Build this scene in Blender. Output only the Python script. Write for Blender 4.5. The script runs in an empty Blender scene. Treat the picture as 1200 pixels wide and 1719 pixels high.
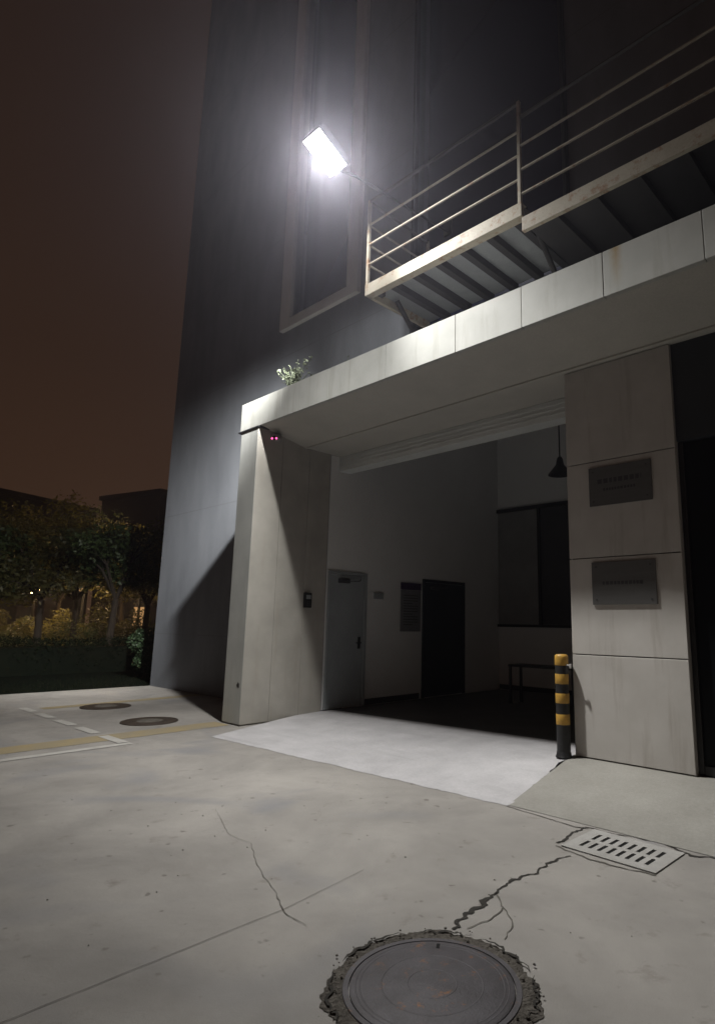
import bpy, bmesh, math, random
from mathutils import Vector, Matrix
random.seed(7)
S = bpy.context.scene
C = S.collection
PI = math.pi

# ------------------------------------------------------------------ camera
cam = bpy.data.cameras.new('camera')
cam_o = bpy.data.objects.new('camera', cam); C.objects.link(cam_o)
R = Matrix(((0.7406, 0.110676, 0.662769), (0.671825, -0.140739, -0.727217), (0.012792, 0.983841, -0.178586)))
cam_o.matrix_world = Matrix.Translation((0, 0, 1.5)) @ R.to_4x4()
cam.sensor_fit = 'VERTICAL'
cam.sensor_height = 24.0
cam.lens = 24.0 * 1007.97 / 1719
cam.shift_x = -0.0640466
cam.shift_y = 0.0020666
cam.clip_end = 1000; cam.clip_start = 0.05
S.camera = cam_o

# ------------------------------------------------------------------ night sky (light-polluted brown)
W = bpy.data.worlds.new('World'); S.world = W; W.use_nodes = True
nt = W.node_tree; nt.nodes.clear()
out = nt.nodes.new('ShaderNodeOutputWorld'); bg = nt.nodes.new('ShaderNodeBackground')
tc = nt.nodes.new('ShaderNodeTexCoord'); sp = nt.nodes.new('ShaderNodeSeparateXYZ')
rp = nt.nodes.new('ShaderNodeValToRGB')
nz = nt.nodes.new('ShaderNodeTexNoise'); nz.inputs['Scale'].default_value = 2.2; nz.inputs['Detail'].default_value = 3
mx = nt.nodes.new('ShaderNodeMath'); mx.operation = 'MULTIPLY_ADD'; mx.inputs[1].default_value = 0.14
nt.links.new(tc.outputs['Generated'], sp.inputs[0]); nt.links.new(tc.outputs['Generated'], nz.inputs['Vector'])
nt.links.new(nz.outputs['Fac'], mx.inputs[0]); nt.links.new(sp.outputs['Z'], mx.inputs[2])
nt.links.new(mx.outputs[0], rp.inputs[0]); nt.links.new(rp.outputs[0], bg.inputs[0]); nt.links.new(bg.outputs[0], out.inputs[0])
e = rp.color_ramp.elements
e[0].position = 0.05; e[0].color = (0.056, 0.029, 0.016, 1)
e[1].position = 0.95; e[1].color = (0.011, 0.0065, 0.0048, 1)
m_ = e.new(0.42); m_.color = (0.028, 0.0148, 0.0090, 1)
bg.inputs[1].default_value = 1.0

S.view_settings.view_transform = 'Standard'; S.view_settings.look = 'None'
S.view_settings.exposure = 0.1; S.view_settings.gamma = 1
S.cycles.volume_bounces = 0 if hasattr(S.cycles, 'volume_bounces') else 0

# ------------------------------------------------------------------ material helpers
def N(nt, t, **k):
    n = nt.nodes.new(t)
    for a, v in k.items():
        if a in n.inputs: n.inputs[a].default_value = v
        else: setattr(n, a, v)
    return n
def base(name, col, rough=.7, metal=0., spec=.4):
    m = bpy.data.materials.new(name); m.use_nodes = True
    b = m.node_tree.nodes['Principled BSDF']
    b.inputs['Base Color'].default_value = (*col, 1); b.inputs['Roughness'].default_value = rough
    b.inputs['Metallic'].default_value = metal; b.inputs['Specular IOR Level'].default_value = spec
    return m, m.node_tree, b
def noisy(name, col, col2=None, rough=.7, metal=0., scale=3., fine=60., bump=.1, amt=.5, spec=.4, stretch=(1, 1, 1), rust=0., dist=.01):
    """two-scale mottled surface in object space"""
    m, t, b = base(name, col, rough, metal, spec)
    if name == 'cast_iron': rust = .35
    if col2 is None: col2 = tuple(c * .78 for c in col)
    co = N(t, 'ShaderNodeTexCoord'); mp = N(t, 'ShaderNodeMapping'); mp.inputs['Scale'].default_value = stretch
    t.links.new(co.outputs['Object'], mp.inputs[0])
    n1 = N(t, 'ShaderNodeTexNoise', Scale=scale, Detail=6., Roughness=.6)
    n2 = N(t, 'ShaderNodeTexNoise', Scale=fine, Detail=4., Roughness=.7)
    for n in (n1, n2): t.links.new(mp.outputs[0], n.inputs['Vector'])
    r = N(t, 'ShaderNodeValToRGB'); r.color_ramp.elements[0].position = .5 - amt * .4; r.color_ramp.elements[1].position = .5 + amt * .4
    r.color_ramp.elements[0].color = (*col2, 1); r.color_ramp.elements[1].color = (*col, 1)
    t.links.new(n1.outputs['Fac'], r.inputs[0])
    mxx = N(t, 'ShaderNodeMix', data_type='RGBA', blend_type='MULTIPLY'); mxx.inputs[0].default_value = .35
    t.links.new(r.outputs[0], mxx.inputs[6]); t.links.new(n2.outputs['Fac'], mxx.inputs[7])
    last = mxx.outputs[2]
    # brighten back what the multiply took
    br = N(t, 'ShaderNodeBrightContrast'); 
    if rust:
        n3 = N(t, 'ShaderNodeTexNoise', Scale=scale * 3, Detail=8., Roughness=.7)
        t.links.new(co.outputs['Object'], n3.inputs['Vector'])
        rr = N(t, 'ShaderNodeValToRGB'); rr.color_ramp.elements[0].position = .62 - rust * .1; rr.color_ramp.elements[1].position = .72
        rr.color_ramp.elements[0].color = (0, 0, 0, 1); rr.color_ramp.elements[1].color = (1, 1, 1, 1)
        t.links.new(n3.outputs['Fac'], rr.inputs[0])
        m3 = N(t, 'ShaderNodeMix', data_type='RGBA'); t.links.new(rr.outputs[0], m3.inputs[0])
        t.links.new(last, m3.inputs[6]); m3.inputs[7].default_value = (.23, .10, .035, 1); last = m3.outputs[2]
    t.links.new(last, b.inputs['Base Color'])
    if bump:
        bp = N(t, 'ShaderNodeBump', Strength=bump, Distance=dist); t.links.new(n2.outputs['Fac'], bp.inputs['Height'])
        t.links.new(bp.outputs[0], b.inputs['Normal'])
    return m
def emit(name, col, s):
    m = bpy.data.materials.new(name); m.use_nodes = True; t = m.node_tree; t.nodes.clear()
    o = t.nodes.new('ShaderNodeOutputMaterial'); em = t.nodes.new('ShaderNodeEmission')
    em.inputs[0].default_value = (*col, 1); em.inputs[1].default_value = s; t.links.new(em.outputs[0], o.inputs[0])
    return m

def ground_mat():
    m, t, b = base('pavement_concrete', (.3, .28, .25), .8)
    co = N(t, 'ShaderNodeTexCoord')
    def noise(scale, det=5., ro=.6, dis=0.):
        n = N(t, 'ShaderNodeTexNoise', Scale=scale, Detail=det, Roughness=ro, Distortion=dis); t.links.new(co.outputs['Object'], n.inputs['Vector']); return n.outputs['Fac']
    def ramp(src, a, bb, ca=(0, 0, 0), cb=(1, 1, 1)):
        r = N(t, 'ShaderNodeValToRGB'); r.color_ramp.elements[0].position = a; r.color_ramp.elements[1].position = bb
        r.color_ramp.elements[0].color = (*ca, 1); r.color_ramp.elements[1].color = (*cb, 1); t.links.new(src, r.inputs[0]); return r.outputs[0]
    def mix(f, a, bb, mode='MIX', fac=None):
        x = N(t, 'ShaderNodeMix', data_type='RGBA', blend_type=mode)
        if fac is not None: x.inputs[0].default_value = fac
        else: t.links.new(f, x.inputs[0])
        for i, v in ((6, a), (7, bb)):
            if isinstance(v, tuple): x.inputs[i].default_value = (*v, 1)
            else: t.links.new(v, x.inputs[i])
        return x.outputs[2]
    c = ramp(noise(.9, 7, .62, .4), .34, .68, (.222, .210, .195), (.335, .317, .293))
    c = mix(ramp(noise(.55, 3, .5, 1.2), .58, .74), c, (.205, .204, .210))           # cool grey damp-looking wear
    c = mix(ramp(noise(4.5, 6, .7, .3), .60, .76), c, (.185, .166, .147))             # dirt blotches
    c = mix(ramp(noise(11, 2, .4), .70, .76), c, (.17, .155, .14))                # oil drips
    c = mix(ramp(noise(34, 3, .7), .68, .76), c, (.15, .137, .12))                  # small specks
    c = mix(None, c, ramp(noise(240, 2, .7), .25, .75, (.70, .70, .70), (1.22, 1.22, 1.22)), 'MULTIPLY', .8)
    t.links.new(c, b.inputs['Base Color'])
    bp = N(t, 'ShaderNodeBump', Strength=.22, Distance=.01); t.links.new(noise(90, 6, .75), bp.inputs['Height'])
    bp2 = N(t, 'ShaderNodeBump', Strength=.25, Distance=.03); t.links.new(noise(5, 4, .6), bp2.inputs['Height'])
    t.links.new(bp.outputs[0], bp2.inputs['Normal']); t.links.new(bp2.outputs[0], b.inputs['Normal'])
    t.links.new(ramp(noise(2.2, 4), .3, .7, (.62, .62, .62), (.9, .9, .9)), b.inputs['Roughness'])
    return m

def tower_mat():
    """painted render with scored panel joints"""
    m, t, b = base('tower_render', (.16, .165, .18), .8)
    co = N(t, 'ShaderNodeTexCoord'); s = N(t, 'ShaderNodeSeparateXYZ'); t.links.new(co.outputs['Object'], s.inputs[0])
    def joint(o, off, per, w):
        a = N(t, 'ShaderNodeMath', operation='ADD'); a.inputs[1].default_value = -off + per * 40; t.links.new(o, a.inputs[0])
        q = N(t, 'ShaderNodeMath', operation='MODULO'); q.inputs[1].default_value = per; t.links.new(a.outputs[0], q.inputs[0])
        l = N(t, 'ShaderNodeMath', operation='LESS_THAN'); l.inputs[1].default_value = w; t.links.new(q.outputs[0], l.inputs[0]); return l.outputs[0]
    j1 = joint(s.outputs['Z'], 1.18, 2.75, .014); j2 = joint(s.outputs['X'], -14.3, 2.1, .012)
    mj = N(t, 'ShaderNodeMath', operation='MAXIMUM'); t.links.new(j1, mj.inputs[0]); t.links.new(j1, mj.inputs[1])
    n1 = N(t, 'ShaderNodeTexNoise', Scale=1.1, Detail=6., Roughness=.65); mp = N(t, 'ShaderNodeMapping'); mp.inputs['Scale'].default_value = (1, 1, .35)
    t.links.new(co.outputs['Object'], mp.inputs[0]); t.links.new(mp.outputs[0], n1.inputs['Vector'])
    r = N(t, 'ShaderNodeValToRGB'); r.color_ramp.elements[0].position = .3; r.color_ramp.elements[1].position = .7
    r.color_ramp.elements[0].color = (.132, .142, .160, 1); r.color_ramp.elements[1].color = (.198, .210, .232, 1)
    t.links.new(n1.outputs['Fac'], r.inputs[0])
    x = N(t, 'ShaderNodeMix', data_type='RGBA'); t.links.new(mj.outputs[0], x.inputs[0]); t.links.new(r.outputs[0], x.inputs[6]); x.inputs[7].default_value = (.135, .138, .155, 1)
    t.links.new(x.outputs[2], b.inputs['Base Color'])
    n2 = N(t, 'ShaderNodeTexNoise', Scale=120., Detail=3.); t.links.new(co.outputs['Object'], n2.inputs['Vector'])
    bp = N(t, 'ShaderNodeBump', Strength=.15, Distance=.004); t.links.new(n2.outputs['Fac'], bp.inputs['Height']); t.links.new(bp.outputs[0], b.inputs['Normal'])
    return m

def streaked(name, col, col2, stainc, rough=.7):
    """precast panel: mottling plus vertical water streaks with rust-brown tint"""
    m, t, b = base(name, col, rough)
    co = N(t, 'ShaderNodeTexCoord')
    n1 = N(t, 'ShaderNodeTexNoise', Scale=2.2, Detail=6., Roughness=.6); t.links.new(co.outputs['Object'], n1.inputs['Vector'])
    r = N(t, 'ShaderNodeValToRGB'); r.color_ramp.elements[0].position = .32; r.color_ramp.elements[1].position = .68
    r.color_ramp.elements[0].color = (*col2, 1); r.color_ramp.elements[1].color = (*col, 1); t.links.new(n1.outputs['Fac'], r.inputs[0])
    mp = N(t, 'ShaderNodeMapping'); mp.inputs['Scale'].default_value = (9, 9, .8); t.links.new(co.outputs['Object'], mp.inputs[0])
    n2 = N(t, 'ShaderNodeTexNoise', Scale=1., Detail=5., Roughness=.6); t.links.new(mp.outputs[0], n2.inputs['Vector'])
    r2 = N(t, 'ShaderNodeValToRGB'); r2.color_ramp.elements[0].position = .54; r2.color_ramp.elements[1].position = .76
    r2.color_ramp.elements[0].color = (0, 0, 0, 1); r2.color_ramp.elements[1].color = (.55, .55, .55, 1); t.links.new(n2.outputs['Fac'], r2.inputs[0])
    x = N(t, 'ShaderNodeMix', data_type='RGBA'); t.links.new(r2.outputs[0], x.inputs[0]); t.links.new(r.outputs[0], x.inputs[6]); x.inputs[7].default_value = (*stainc, 1)
    t.links.new(x.outputs[2], b.inputs['Base Color'])
    n3 = N(t, 'ShaderNodeTexNoise', Scale=150., Detail=3.); t.links.new(co.outputs['Object'], n3.inputs['Vector'])
    bp = N(t, 'ShaderNodeBump', Strength=.15, Distance=.003); t.links.new(n3.outputs['Fac'], bp.inputs['Height']); t.links.new(bp.outputs[0], b.inputs['Normal'])
    return m

M = {}
M['ground'] = ground_mat()
M['ground2'] = noisy('ramp_concrete', (.33, .32, .29), (.25, .24, .215), .8, scale=2.5, fine=40, bump=.2, amt=.7)
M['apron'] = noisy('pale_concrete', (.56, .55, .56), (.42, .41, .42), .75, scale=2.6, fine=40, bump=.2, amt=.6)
M['tower'] = tower_mat()
M['panel'] = streaked('precast_panel', (.45, .455, .43), (.37, .375, .35), (.26, .25, .21))
def rust_spot(m, x0, ztop):
    """brown drip under a fixing, fixed to the panel at x0"""
    t = m.node_tree; b = t.nodes['Principled BSDF']; src = b.inputs['Base Color'].links[0].from_socket
    co = N(t, 'ShaderNodeTexCoord'); sp = N(t, 'ShaderNodeSeparateXYZ'); t.links.new(co.outputs['Object'], sp.inputs[0])
    nn = N(t, 'ShaderNodeTexNoise', Scale=14., Detail=5.); t.links.new(co.outputs['Object'], nn.inputs['Vector'])
    def q(op, a, bb):
        n = N(t, 'ShaderNodeMath', operation=op)
        for i, v in enumerate((a, bb)):
            if isinstance(v, (int, float)): n.inputs[i].default_value = v
            elif v is not None: t.links.new(v, n.inputs[i])
        return n.outputs[0]
    dx = q('ABSOLUTE', q('SUBTRACT', sp.outputs['X'], x0), None); dx = q('ADD', dx, q('MULTIPLY', nn.outputs['Fac'], .05))
    a = N(t, 'ShaderNodeMapRange'); a.inputs[1].default_value = .02; a.inputs[2].default_value = .095; a.inputs[3].default_value = 1; a.inputs[4].default_value = 0; t.links.new(dx, a.inputs[0])
    c = N(t, 'ShaderNodeMapRange'); c.inputs[1].default_value = ztop - .42; c.inputs[2].default_value = ztop; t.links.new(sp.outputs['Z'], c.inputs[0])
    x = N(t, 'ShaderNodeMix', data_type='RGBA'); t.links.new(q('MULTIPLY', a.outputs[0], c.outputs[0]), x.inputs[0]); t.links.new(src, x.inputs[6]); x.inputs[7].default_value = (.30, .20, .07, 1)
    t.links.new(x.outputs[2], b.inputs['Base Color'])
rust_spot(M['panel'], -2.12, 4.99)
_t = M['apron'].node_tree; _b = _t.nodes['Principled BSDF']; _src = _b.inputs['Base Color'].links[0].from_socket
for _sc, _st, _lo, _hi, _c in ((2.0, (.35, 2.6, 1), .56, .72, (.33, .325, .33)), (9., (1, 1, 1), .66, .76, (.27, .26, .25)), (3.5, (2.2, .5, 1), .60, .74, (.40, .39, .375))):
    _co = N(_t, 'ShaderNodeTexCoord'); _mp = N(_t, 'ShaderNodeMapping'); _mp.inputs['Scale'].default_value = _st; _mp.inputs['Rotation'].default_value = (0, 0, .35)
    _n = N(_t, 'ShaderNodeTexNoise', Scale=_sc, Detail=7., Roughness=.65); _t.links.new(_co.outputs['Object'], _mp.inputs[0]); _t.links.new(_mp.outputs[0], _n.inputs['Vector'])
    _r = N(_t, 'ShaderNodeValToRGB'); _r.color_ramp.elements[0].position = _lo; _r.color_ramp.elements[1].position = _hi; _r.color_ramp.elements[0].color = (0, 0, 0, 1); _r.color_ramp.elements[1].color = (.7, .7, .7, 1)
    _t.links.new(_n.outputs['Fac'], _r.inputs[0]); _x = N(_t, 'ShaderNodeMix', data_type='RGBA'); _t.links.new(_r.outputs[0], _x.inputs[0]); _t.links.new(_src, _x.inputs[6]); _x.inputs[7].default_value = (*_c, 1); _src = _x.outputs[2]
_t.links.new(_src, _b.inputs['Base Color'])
M['pier'] = streaked('pier_panel', (.42, .40, .36), (.34, .325, .29), (.33, .30, .25))
M['pierf'] = streaked('pier_face_panel', (.46, .47, .45), (.39, .40, .385), (.30, .30, .27))
M['pillar'] = streaked('pillar_stone', (.52, .50, .47), (.44, .42, .39), (.28, .24, .205))
M['soffit'] = noisy('soffit_paint', (.58, .56, .50), (.50, .48, .43), .8, scale=1.5, fine=60, bump=.08)
M['lobbywall'] = noisy('lobby_paint', (.86, .86, .85), (.78, .78, .77), .8, scale=1.2, fine=80, bump=.05)
M['lintel'] = noisy('lintel_paint', (.74, .76, .74), (.66, .68, .66), .7, scale=2, fine=80, bump=.05)
M['lobbyfloor'] = noisy('dark_floor_tile', (.11, .105, .10), (.07, .067, .064), .55, scale=2, fine=30, bump=.05)
M['joint'] = noisy('joint_filler', (.12, .11, .098), None, .9, scale=9, fine=90)
M['crack'] = noisy('crack_dirt', (.030, .027, .024), (.05, .045, .038), .95, scale=14, fine=90, bump=.6)
M['hair'] = noisy('hairline_dirt', (.115, .105, .09), (.17, .158, .138), .95, scale=14, fine=90, bump=.4)
M['mortar'] = noisy('broken_mortar', (.215, .195, .168), (.095, .083, .070), .95, scale=15, fine=60, bump=1., amt=.5, dist=.03)
M['iron'] = noisy('cast_iron', (.105, .098, .108), (.062, .056, .060), .58, metal=.2, scale=6, fine=90, bump=.3)
M['iron2'] = noisy('rusty_iron', (.075, .055, .042), (.045, .034, .028), .7, metal=.2, scale=8, fine=70, bump=.3)
M['grate'] = noisy('pale_composite', (.47, .46, .44), (.36, .35, .33), .6, scale=7, fine=80, bump=.2)
M['void'] = base('deep_void', (.006, .006, .006), .95)[0]
M['white'] = noisy('worn_white_paint', (.58, .57, .54), (.38, .36, .33), .7, scale=7, fine=60, amt=.7)
M['yellow'] = noisy('worn_yellow_paint', (.37, .29, .15), (.28, .25, .19), .75, scale=3, fine=50, amt=.7)
M['steel'] = noisy('cream_steel_paint', (.54, .50, .42), (.44, .40, .32), .6, scale=3, fine=60, bump=.05, rust=.9)
M['unlitsteel'] = noisy('unlit_handrail', (.13, .125, .12), (.08, .078, .075), .6, scale=4)  # top rail's lack of lamp light is put into this dark colour
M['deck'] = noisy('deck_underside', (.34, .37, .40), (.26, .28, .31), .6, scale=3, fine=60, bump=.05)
M['beam'] = noisy('dark_beam_shaded_deck', (.04, .04, .045), None, .6, scale=3)
M['wframe'] = noisy('window_surround', (.70, .69, .67), (.62, .61, .59), .65, scale=2, fine=60, bump=.05)
mg, tg, bgl = base('dark_glass', (.018, .022, .050), .25, spec=.5); M['glass'] = mg
mg, tg, bgl = base('shop_glass', (.004, .005, .006), .35, spec=.12); M['glass2'] = mg
M['transom'] = noisy('transom_panel', (.035, .04, .045), None, .6, scale=2)
M['black'] = noisy('black_plastic', (.012, .012, .013), (.02, .02, .02), .45, scale=8, bump=.1)
M['postblack'] = noisy('black_post_paint', (.014, .014, .015), (.03, .03, .03), .42, scale=9, bump=.1)
M['postyellow'] = noisy('reflective_yellow', (.78, .45, .07), (.34, .20, .05), .5, scale=16, bump=.1, amt=.9)
M['plaque'] = noisy('weathered_plaque', (.125, .123, .120), (.105, .103, .10), .6, metal=.0, scale=2, fine=90, bump=.08, stretch=(1, 1, 14))
M['housing'] = noisy('lamp_housing', (.02, .02, .022), None, .5, metal=.5)
M['door'] = noisy('grey_door', (.38, .41, .42), (.33, .355, .365), .5, scale=2, bump=.05)
M['doordark'] = noisy('dark_blue_door', (.030, .038, .050), (.02, .027, .036), .5, scale=2)
M['notice'] = noisy('notice_sheet', (.22, .22, .225), (.18, .18, .19), .5, scale=6)
M['purple'] = noisy('purple_header', (.05, .02, .075), None, .5, scale=6)
M['shade'] = noisy('lobby_screen', (.30, .30, .29), None, .6, scale=2)
M['screendark'] = noisy('lobby_screen_dark', (.06, .06, .066), None, .5, scale=2)
M['leaf'] = noisy('leaf_green', (.055, .085, .025), (.03, .05, .015), .55, scale=30, fine=90, bump=0, amt=.8)
M['leaf2'] = noisy('leaf_olive', (.085, .080, .025), (.045, .045, .015), .55, scale=30, fine=90, bump=0, amt=.8)
for k_ in ('leaf', 'leaf2'):
    t_ = M[k_].node_tree; b_ = t_.nodes['Principled BSDF']; o_ = [n for n in t_.nodes if n.type == 'OUTPUT_MATERIAL'][0]
    tr_ = t_.nodes.new('ShaderNodeBsdfTranslucent'); tr_.inputs[0].default_value = (.30, .28, .09, 1); mx_ = t_.nodes.new('ShaderNodeMixShader'); mx_.inputs[0].default_value = .4 if k_ == 'leaf2' else .15
    t_.links.new(b_.outputs[0], mx_.inputs[1]); t_.links.new(tr_.outputs[0], mx_.inputs[2]); t_.links.new(mx_.outputs[0], o_.inputs['Surface'])
M['weed'] = noisy('pale_weed', (.20, .23, .15), (.11, .13, .08), .6, scale=30, bump=0)
M['bark'] = noisy('bark', (.06, .045, .032), (.035, .027, .02), .9, scale=12, fine=60, bump=.6, stretch=(1, 1, .3))
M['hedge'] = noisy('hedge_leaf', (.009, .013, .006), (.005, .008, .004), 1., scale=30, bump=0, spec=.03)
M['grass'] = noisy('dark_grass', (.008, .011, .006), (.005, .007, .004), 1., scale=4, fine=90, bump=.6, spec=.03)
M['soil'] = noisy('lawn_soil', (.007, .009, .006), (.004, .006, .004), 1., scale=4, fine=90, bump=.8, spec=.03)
M['farwall'] = noisy('far_wall', (.016, .014, .013), (.012, .011, .010), .8, scale=.5, fine=3, bump=0)
M['farglass'] = base('far_window_glass', (.01, .01, .012), .2)[0]
M['warmlit'] = emit('warm_window', (1., .55, .22), .45)
M['lamp'] = emit('lamp_lens', (.96, .97, 1.0), 12.)
M['lampwarm'] = emit('street_lamp_lens', (1., .60, .22), 25.)
M['red'] = emit('infrared_led', (1., .10, .32), 2.6)

# ------------------------------------------------------------------ geometry helpers
def tag(o, label=None, cat=None, group=None, kind=None):
    if label: o['label'] = label
    if cat: o['category'] = cat
    if group: o['group'] = group
    if kind: o['kind'] = kind
    return o
def empty(name, loc=(0, 0, 0), rz=0, **k):
    o = bpy.data.objects.new(name, None); C.objects.link(o); o.location = loc; o.rotation_euler = (0, 0, rz); o.empty_display_size = .2
    return tag(o, **k)
class MB:
    def __init__(s, off=(0, 0, 0)): s.b = bmesh.new(); s.off = Vector(off)
    def box(s, x0, x1, y0, y1, z0, z1, bev=0., m=None):
        r = bmesh.ops.create_cube(s.b, size=1)
        vs = r['verts']
        for v in vs: v.co = Vector(((x0 + x1) / 2 + v.co.x * (x1 - x0), (y0 + y1) / 2 + v.co.y * (y1 - y0), (z0 + z1) / 2 + v.co.z * (z1 - z0)))
        if m is not None: bmesh.ops.transform(s.b, matrix=m, verts=vs)
        if bev: bmesh.ops.bevel(s.b, geom=list({e for v in vs for e in v.link_edges}), offset=bev, segments=2, affect='EDGES', profile=.6)
        return s
    def tube(s, p, q, r, r2=None, n=12, cap=True):
        p, q = Vector(p), Vector(q); d = q - p; L = d.length
        r2 = r if r2 is None else r2
        mtx = Matrix.Translation((p + q) / 2) @ d.to_track_quat('Z', 'Y').to_matrix().to_4x4()
        bmesh.ops.create_cone(s.b, cap_ends=cap, segments=n, radius1=r, radius2=r2, depth=L, matrix=mtx); return s
    def path(s, pts, r, n=8):
        for a, b in zip(pts, pts[1:]): s.tube(a, b, r, n=n)
        for a in pts[1:-1]: bmesh.ops.create_icosphere(s.b, subdivisions=1, radius=r, matrix=Matrix.Translation(a))
        return s
    def lathe(s, prof, c=(0, 0, 0), n=32):
        rings = []
        for r, z in prof:
            if r < 1e-6: rings.append([s.b.verts.new((c[0], c[1], c[2] + z))])
            else: rings.append([s.b.verts.new((c[0] + r * math.cos(2 * PI * i / n), c[1] + r * math.sin(2 * PI * i / n), c[2] + z)) for i in range(n)])
        for a, b in zip(rings, rings[1:]):
            for i in range(n):
                j = (i + 1) % n
                if len(a) == 1 and len(b) == 1: continue
                if len(a) == 1: s.b.faces.new((a[0], b[i], b[j]))
                elif len(b) == 1: s.b.faces.new((a[i], a[j], b[0]))
                else: s.b.faces.new((a[i], a[j], b[j], b[i]))
        return s
    def poly(s, pts, thick=0.):
        vs = [s.b.verts.new(p) for p in pts]; f = s.b.faces.new(vs)
        if thick:
            r = bmesh.ops.extrude_face_region(s.b, geom=[f])
            bmesh.ops.translate(s.b, vec=(0, 0, thick), verts=[g for g in r['geom'] if isinstance(g, bmesh.types.BMVert)])
        return s
    def build(s, name, mat, parent=None, smooth=False, recalc=True):
        if recalc: bmesh.ops.recalc_face_normals(s.b, faces=s.b.faces)
        me = bpy.data.meshes.new(name)
        if s.off.length: bmesh.ops.translate(s.b, vec=-s.off, verts=s.b.verts)
        s.b.to_mesh(me); s.b.free()
        me.materials.append(mat)
        if smooth:
            for p in me.polygons: p.use_smooth = True
            try: me.set_sharp_from_angle(angle=math.radians(35))
            except Exception: pass
        o = bpy.data.objects.new(name, me); C.objects.link(o); o.location = s.off
        if parent: o.parent = parent
        return o
def child_off(parent): return tuple(parent.location)

# ------------------------------------------------------------------ ground and markings
g = MB(); g.poly([(-150, -90, 0), (90, -90, 0), (90, 130, 0), (-150, 130, 0)])
tag(g.build('ground', M['ground']), kind='structure')
g = MB(); g.poly([(-149, -60, .004), (-14.42, -60, .004), (-14.42, 3.9, .004), (-14.30, 6.3, .004), (-14.30, 60, .004), (-149, 60, .004)])
tag(g.build('lawn', M['soil']), kind='structure')
# the paving rises in a low ramp to the lobby floor
def lerp(a, b, t): return a + (b - a) * t
def yfront(x): return lerp(4.262, 4.476, min(1, max(0, (x + 7.58) / 4.49))) if x < -3.09 else 4.50
def ramp_z(x, y):
    u = min(1, max(0, (x + 8.03) / 4.79)); ye = lerp(6.45, 5.93, u); H = lerp(.075, .155, u)
    return H * min(1, max(0, (y - yfront(x)) / (ye - yfront(x))))
def sheet(edge0, edge1, nu, nv, dz):
    """edge0/edge1(u) give front and back points; height from ramp_z"""
    g = MB(); grid = []
    for j in range(nv + 1):
        row = []
        for i in range(nu + 1):
            (ax, ay), (bx, by) = edge0(i / nu), edge1(i / nu); t = j / nv; x, y = lerp(ax, bx, t), lerp(ay, by, t)
            row.append(g.b.verts.new((x, y, ramp_z(x, y) + dz)))
        grid.append(row)
    for j in range(nv):
        for i in range(nu): g.b.faces.new((grid[j][i], grid[j][i + 1], grid[j + 1][i + 1], grid[j + 1][i]))
    return g
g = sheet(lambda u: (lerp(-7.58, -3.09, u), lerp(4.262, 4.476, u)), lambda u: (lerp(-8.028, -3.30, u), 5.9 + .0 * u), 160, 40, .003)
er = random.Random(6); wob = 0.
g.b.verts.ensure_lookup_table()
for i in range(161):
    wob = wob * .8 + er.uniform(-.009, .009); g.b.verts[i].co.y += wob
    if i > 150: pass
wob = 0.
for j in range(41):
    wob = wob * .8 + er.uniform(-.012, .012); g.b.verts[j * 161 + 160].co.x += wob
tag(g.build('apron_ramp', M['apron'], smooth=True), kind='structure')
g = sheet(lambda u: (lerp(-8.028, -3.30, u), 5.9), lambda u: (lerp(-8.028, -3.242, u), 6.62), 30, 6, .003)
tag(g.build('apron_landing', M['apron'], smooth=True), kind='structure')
g = sheet(lambda u: (lerp(-3.09, 7., u), 4.50), lambda u: (lerp(-3.30, 7., u), 6.05), 30, 12, .004)
tag(g.build('entrance_ramp', M['ground2'], smooth=True), kind='structure')

def wob_strip(pts, w, z=.004, jit=.35, step=.04, wj=.4, seed=1):
    """irregular strip following pts with a correlated wander; w may be a list"""
    rnd = random.Random(seed); P = [Vector((*p, 0)) for p in pts]; out = []; off = 0.; ww_ = 1.
    ws = w if isinstance(w, (list, tuple)) else [w] * len(P)
    for k, (a, b) in enumerate(zip(P, P[1:])):
        L = (b - a).length; m = max(1, int(L / step)); d = (b - a).normalized(); nn = Vector((-d.y, d.x, 0))
        for i in range(m + (1 if k == len(P) - 2 else 0)):
            t = i / m; ww = lerp(ws[k], ws[k + 1], t)
            off = off * .72 + rnd.uniform(-1, 1) * jit * max(ww, .010) * .9
            ww_ = lerp(ww_, rnd.uniform(1 - wj * 1.3, 1 + wj * 1.3), .5)
            out.append((a.lerp(b, t) + nn * off, nn, ww * max(.25, ww_)))
    return out, z
def strip_mesh(g, st):
    out, z = st; prev = None
    for c, nn, w in out:
        a = g.b.verts.new((c + nn * w / 2).to_tuple()[:2] + (z,)); b = g.b.verts.new((c - nn * w / 2).to_tuple()[:2] + (z,))
        if prev: g.b.faces.new((prev[0], prev[1], b, a))
        prev = (a, b)
# control joints
g = MB()
strip_mesh(g, wob_strip([(-2.88, -6), (-2.88, 2.1), (-2.96, 2.75)], [.0032, .0035, .002], jit=.2, wj=.35, seed=2))
strip_mesh(g, wob_strip([(-3.09, 4.47), (-2.42, 4.39), (-2.32, 4.42)], .010, jit=.5, wj=.5, seed=3))
tag(g.build('control_joint', M['joint']), kind='structure')
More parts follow.
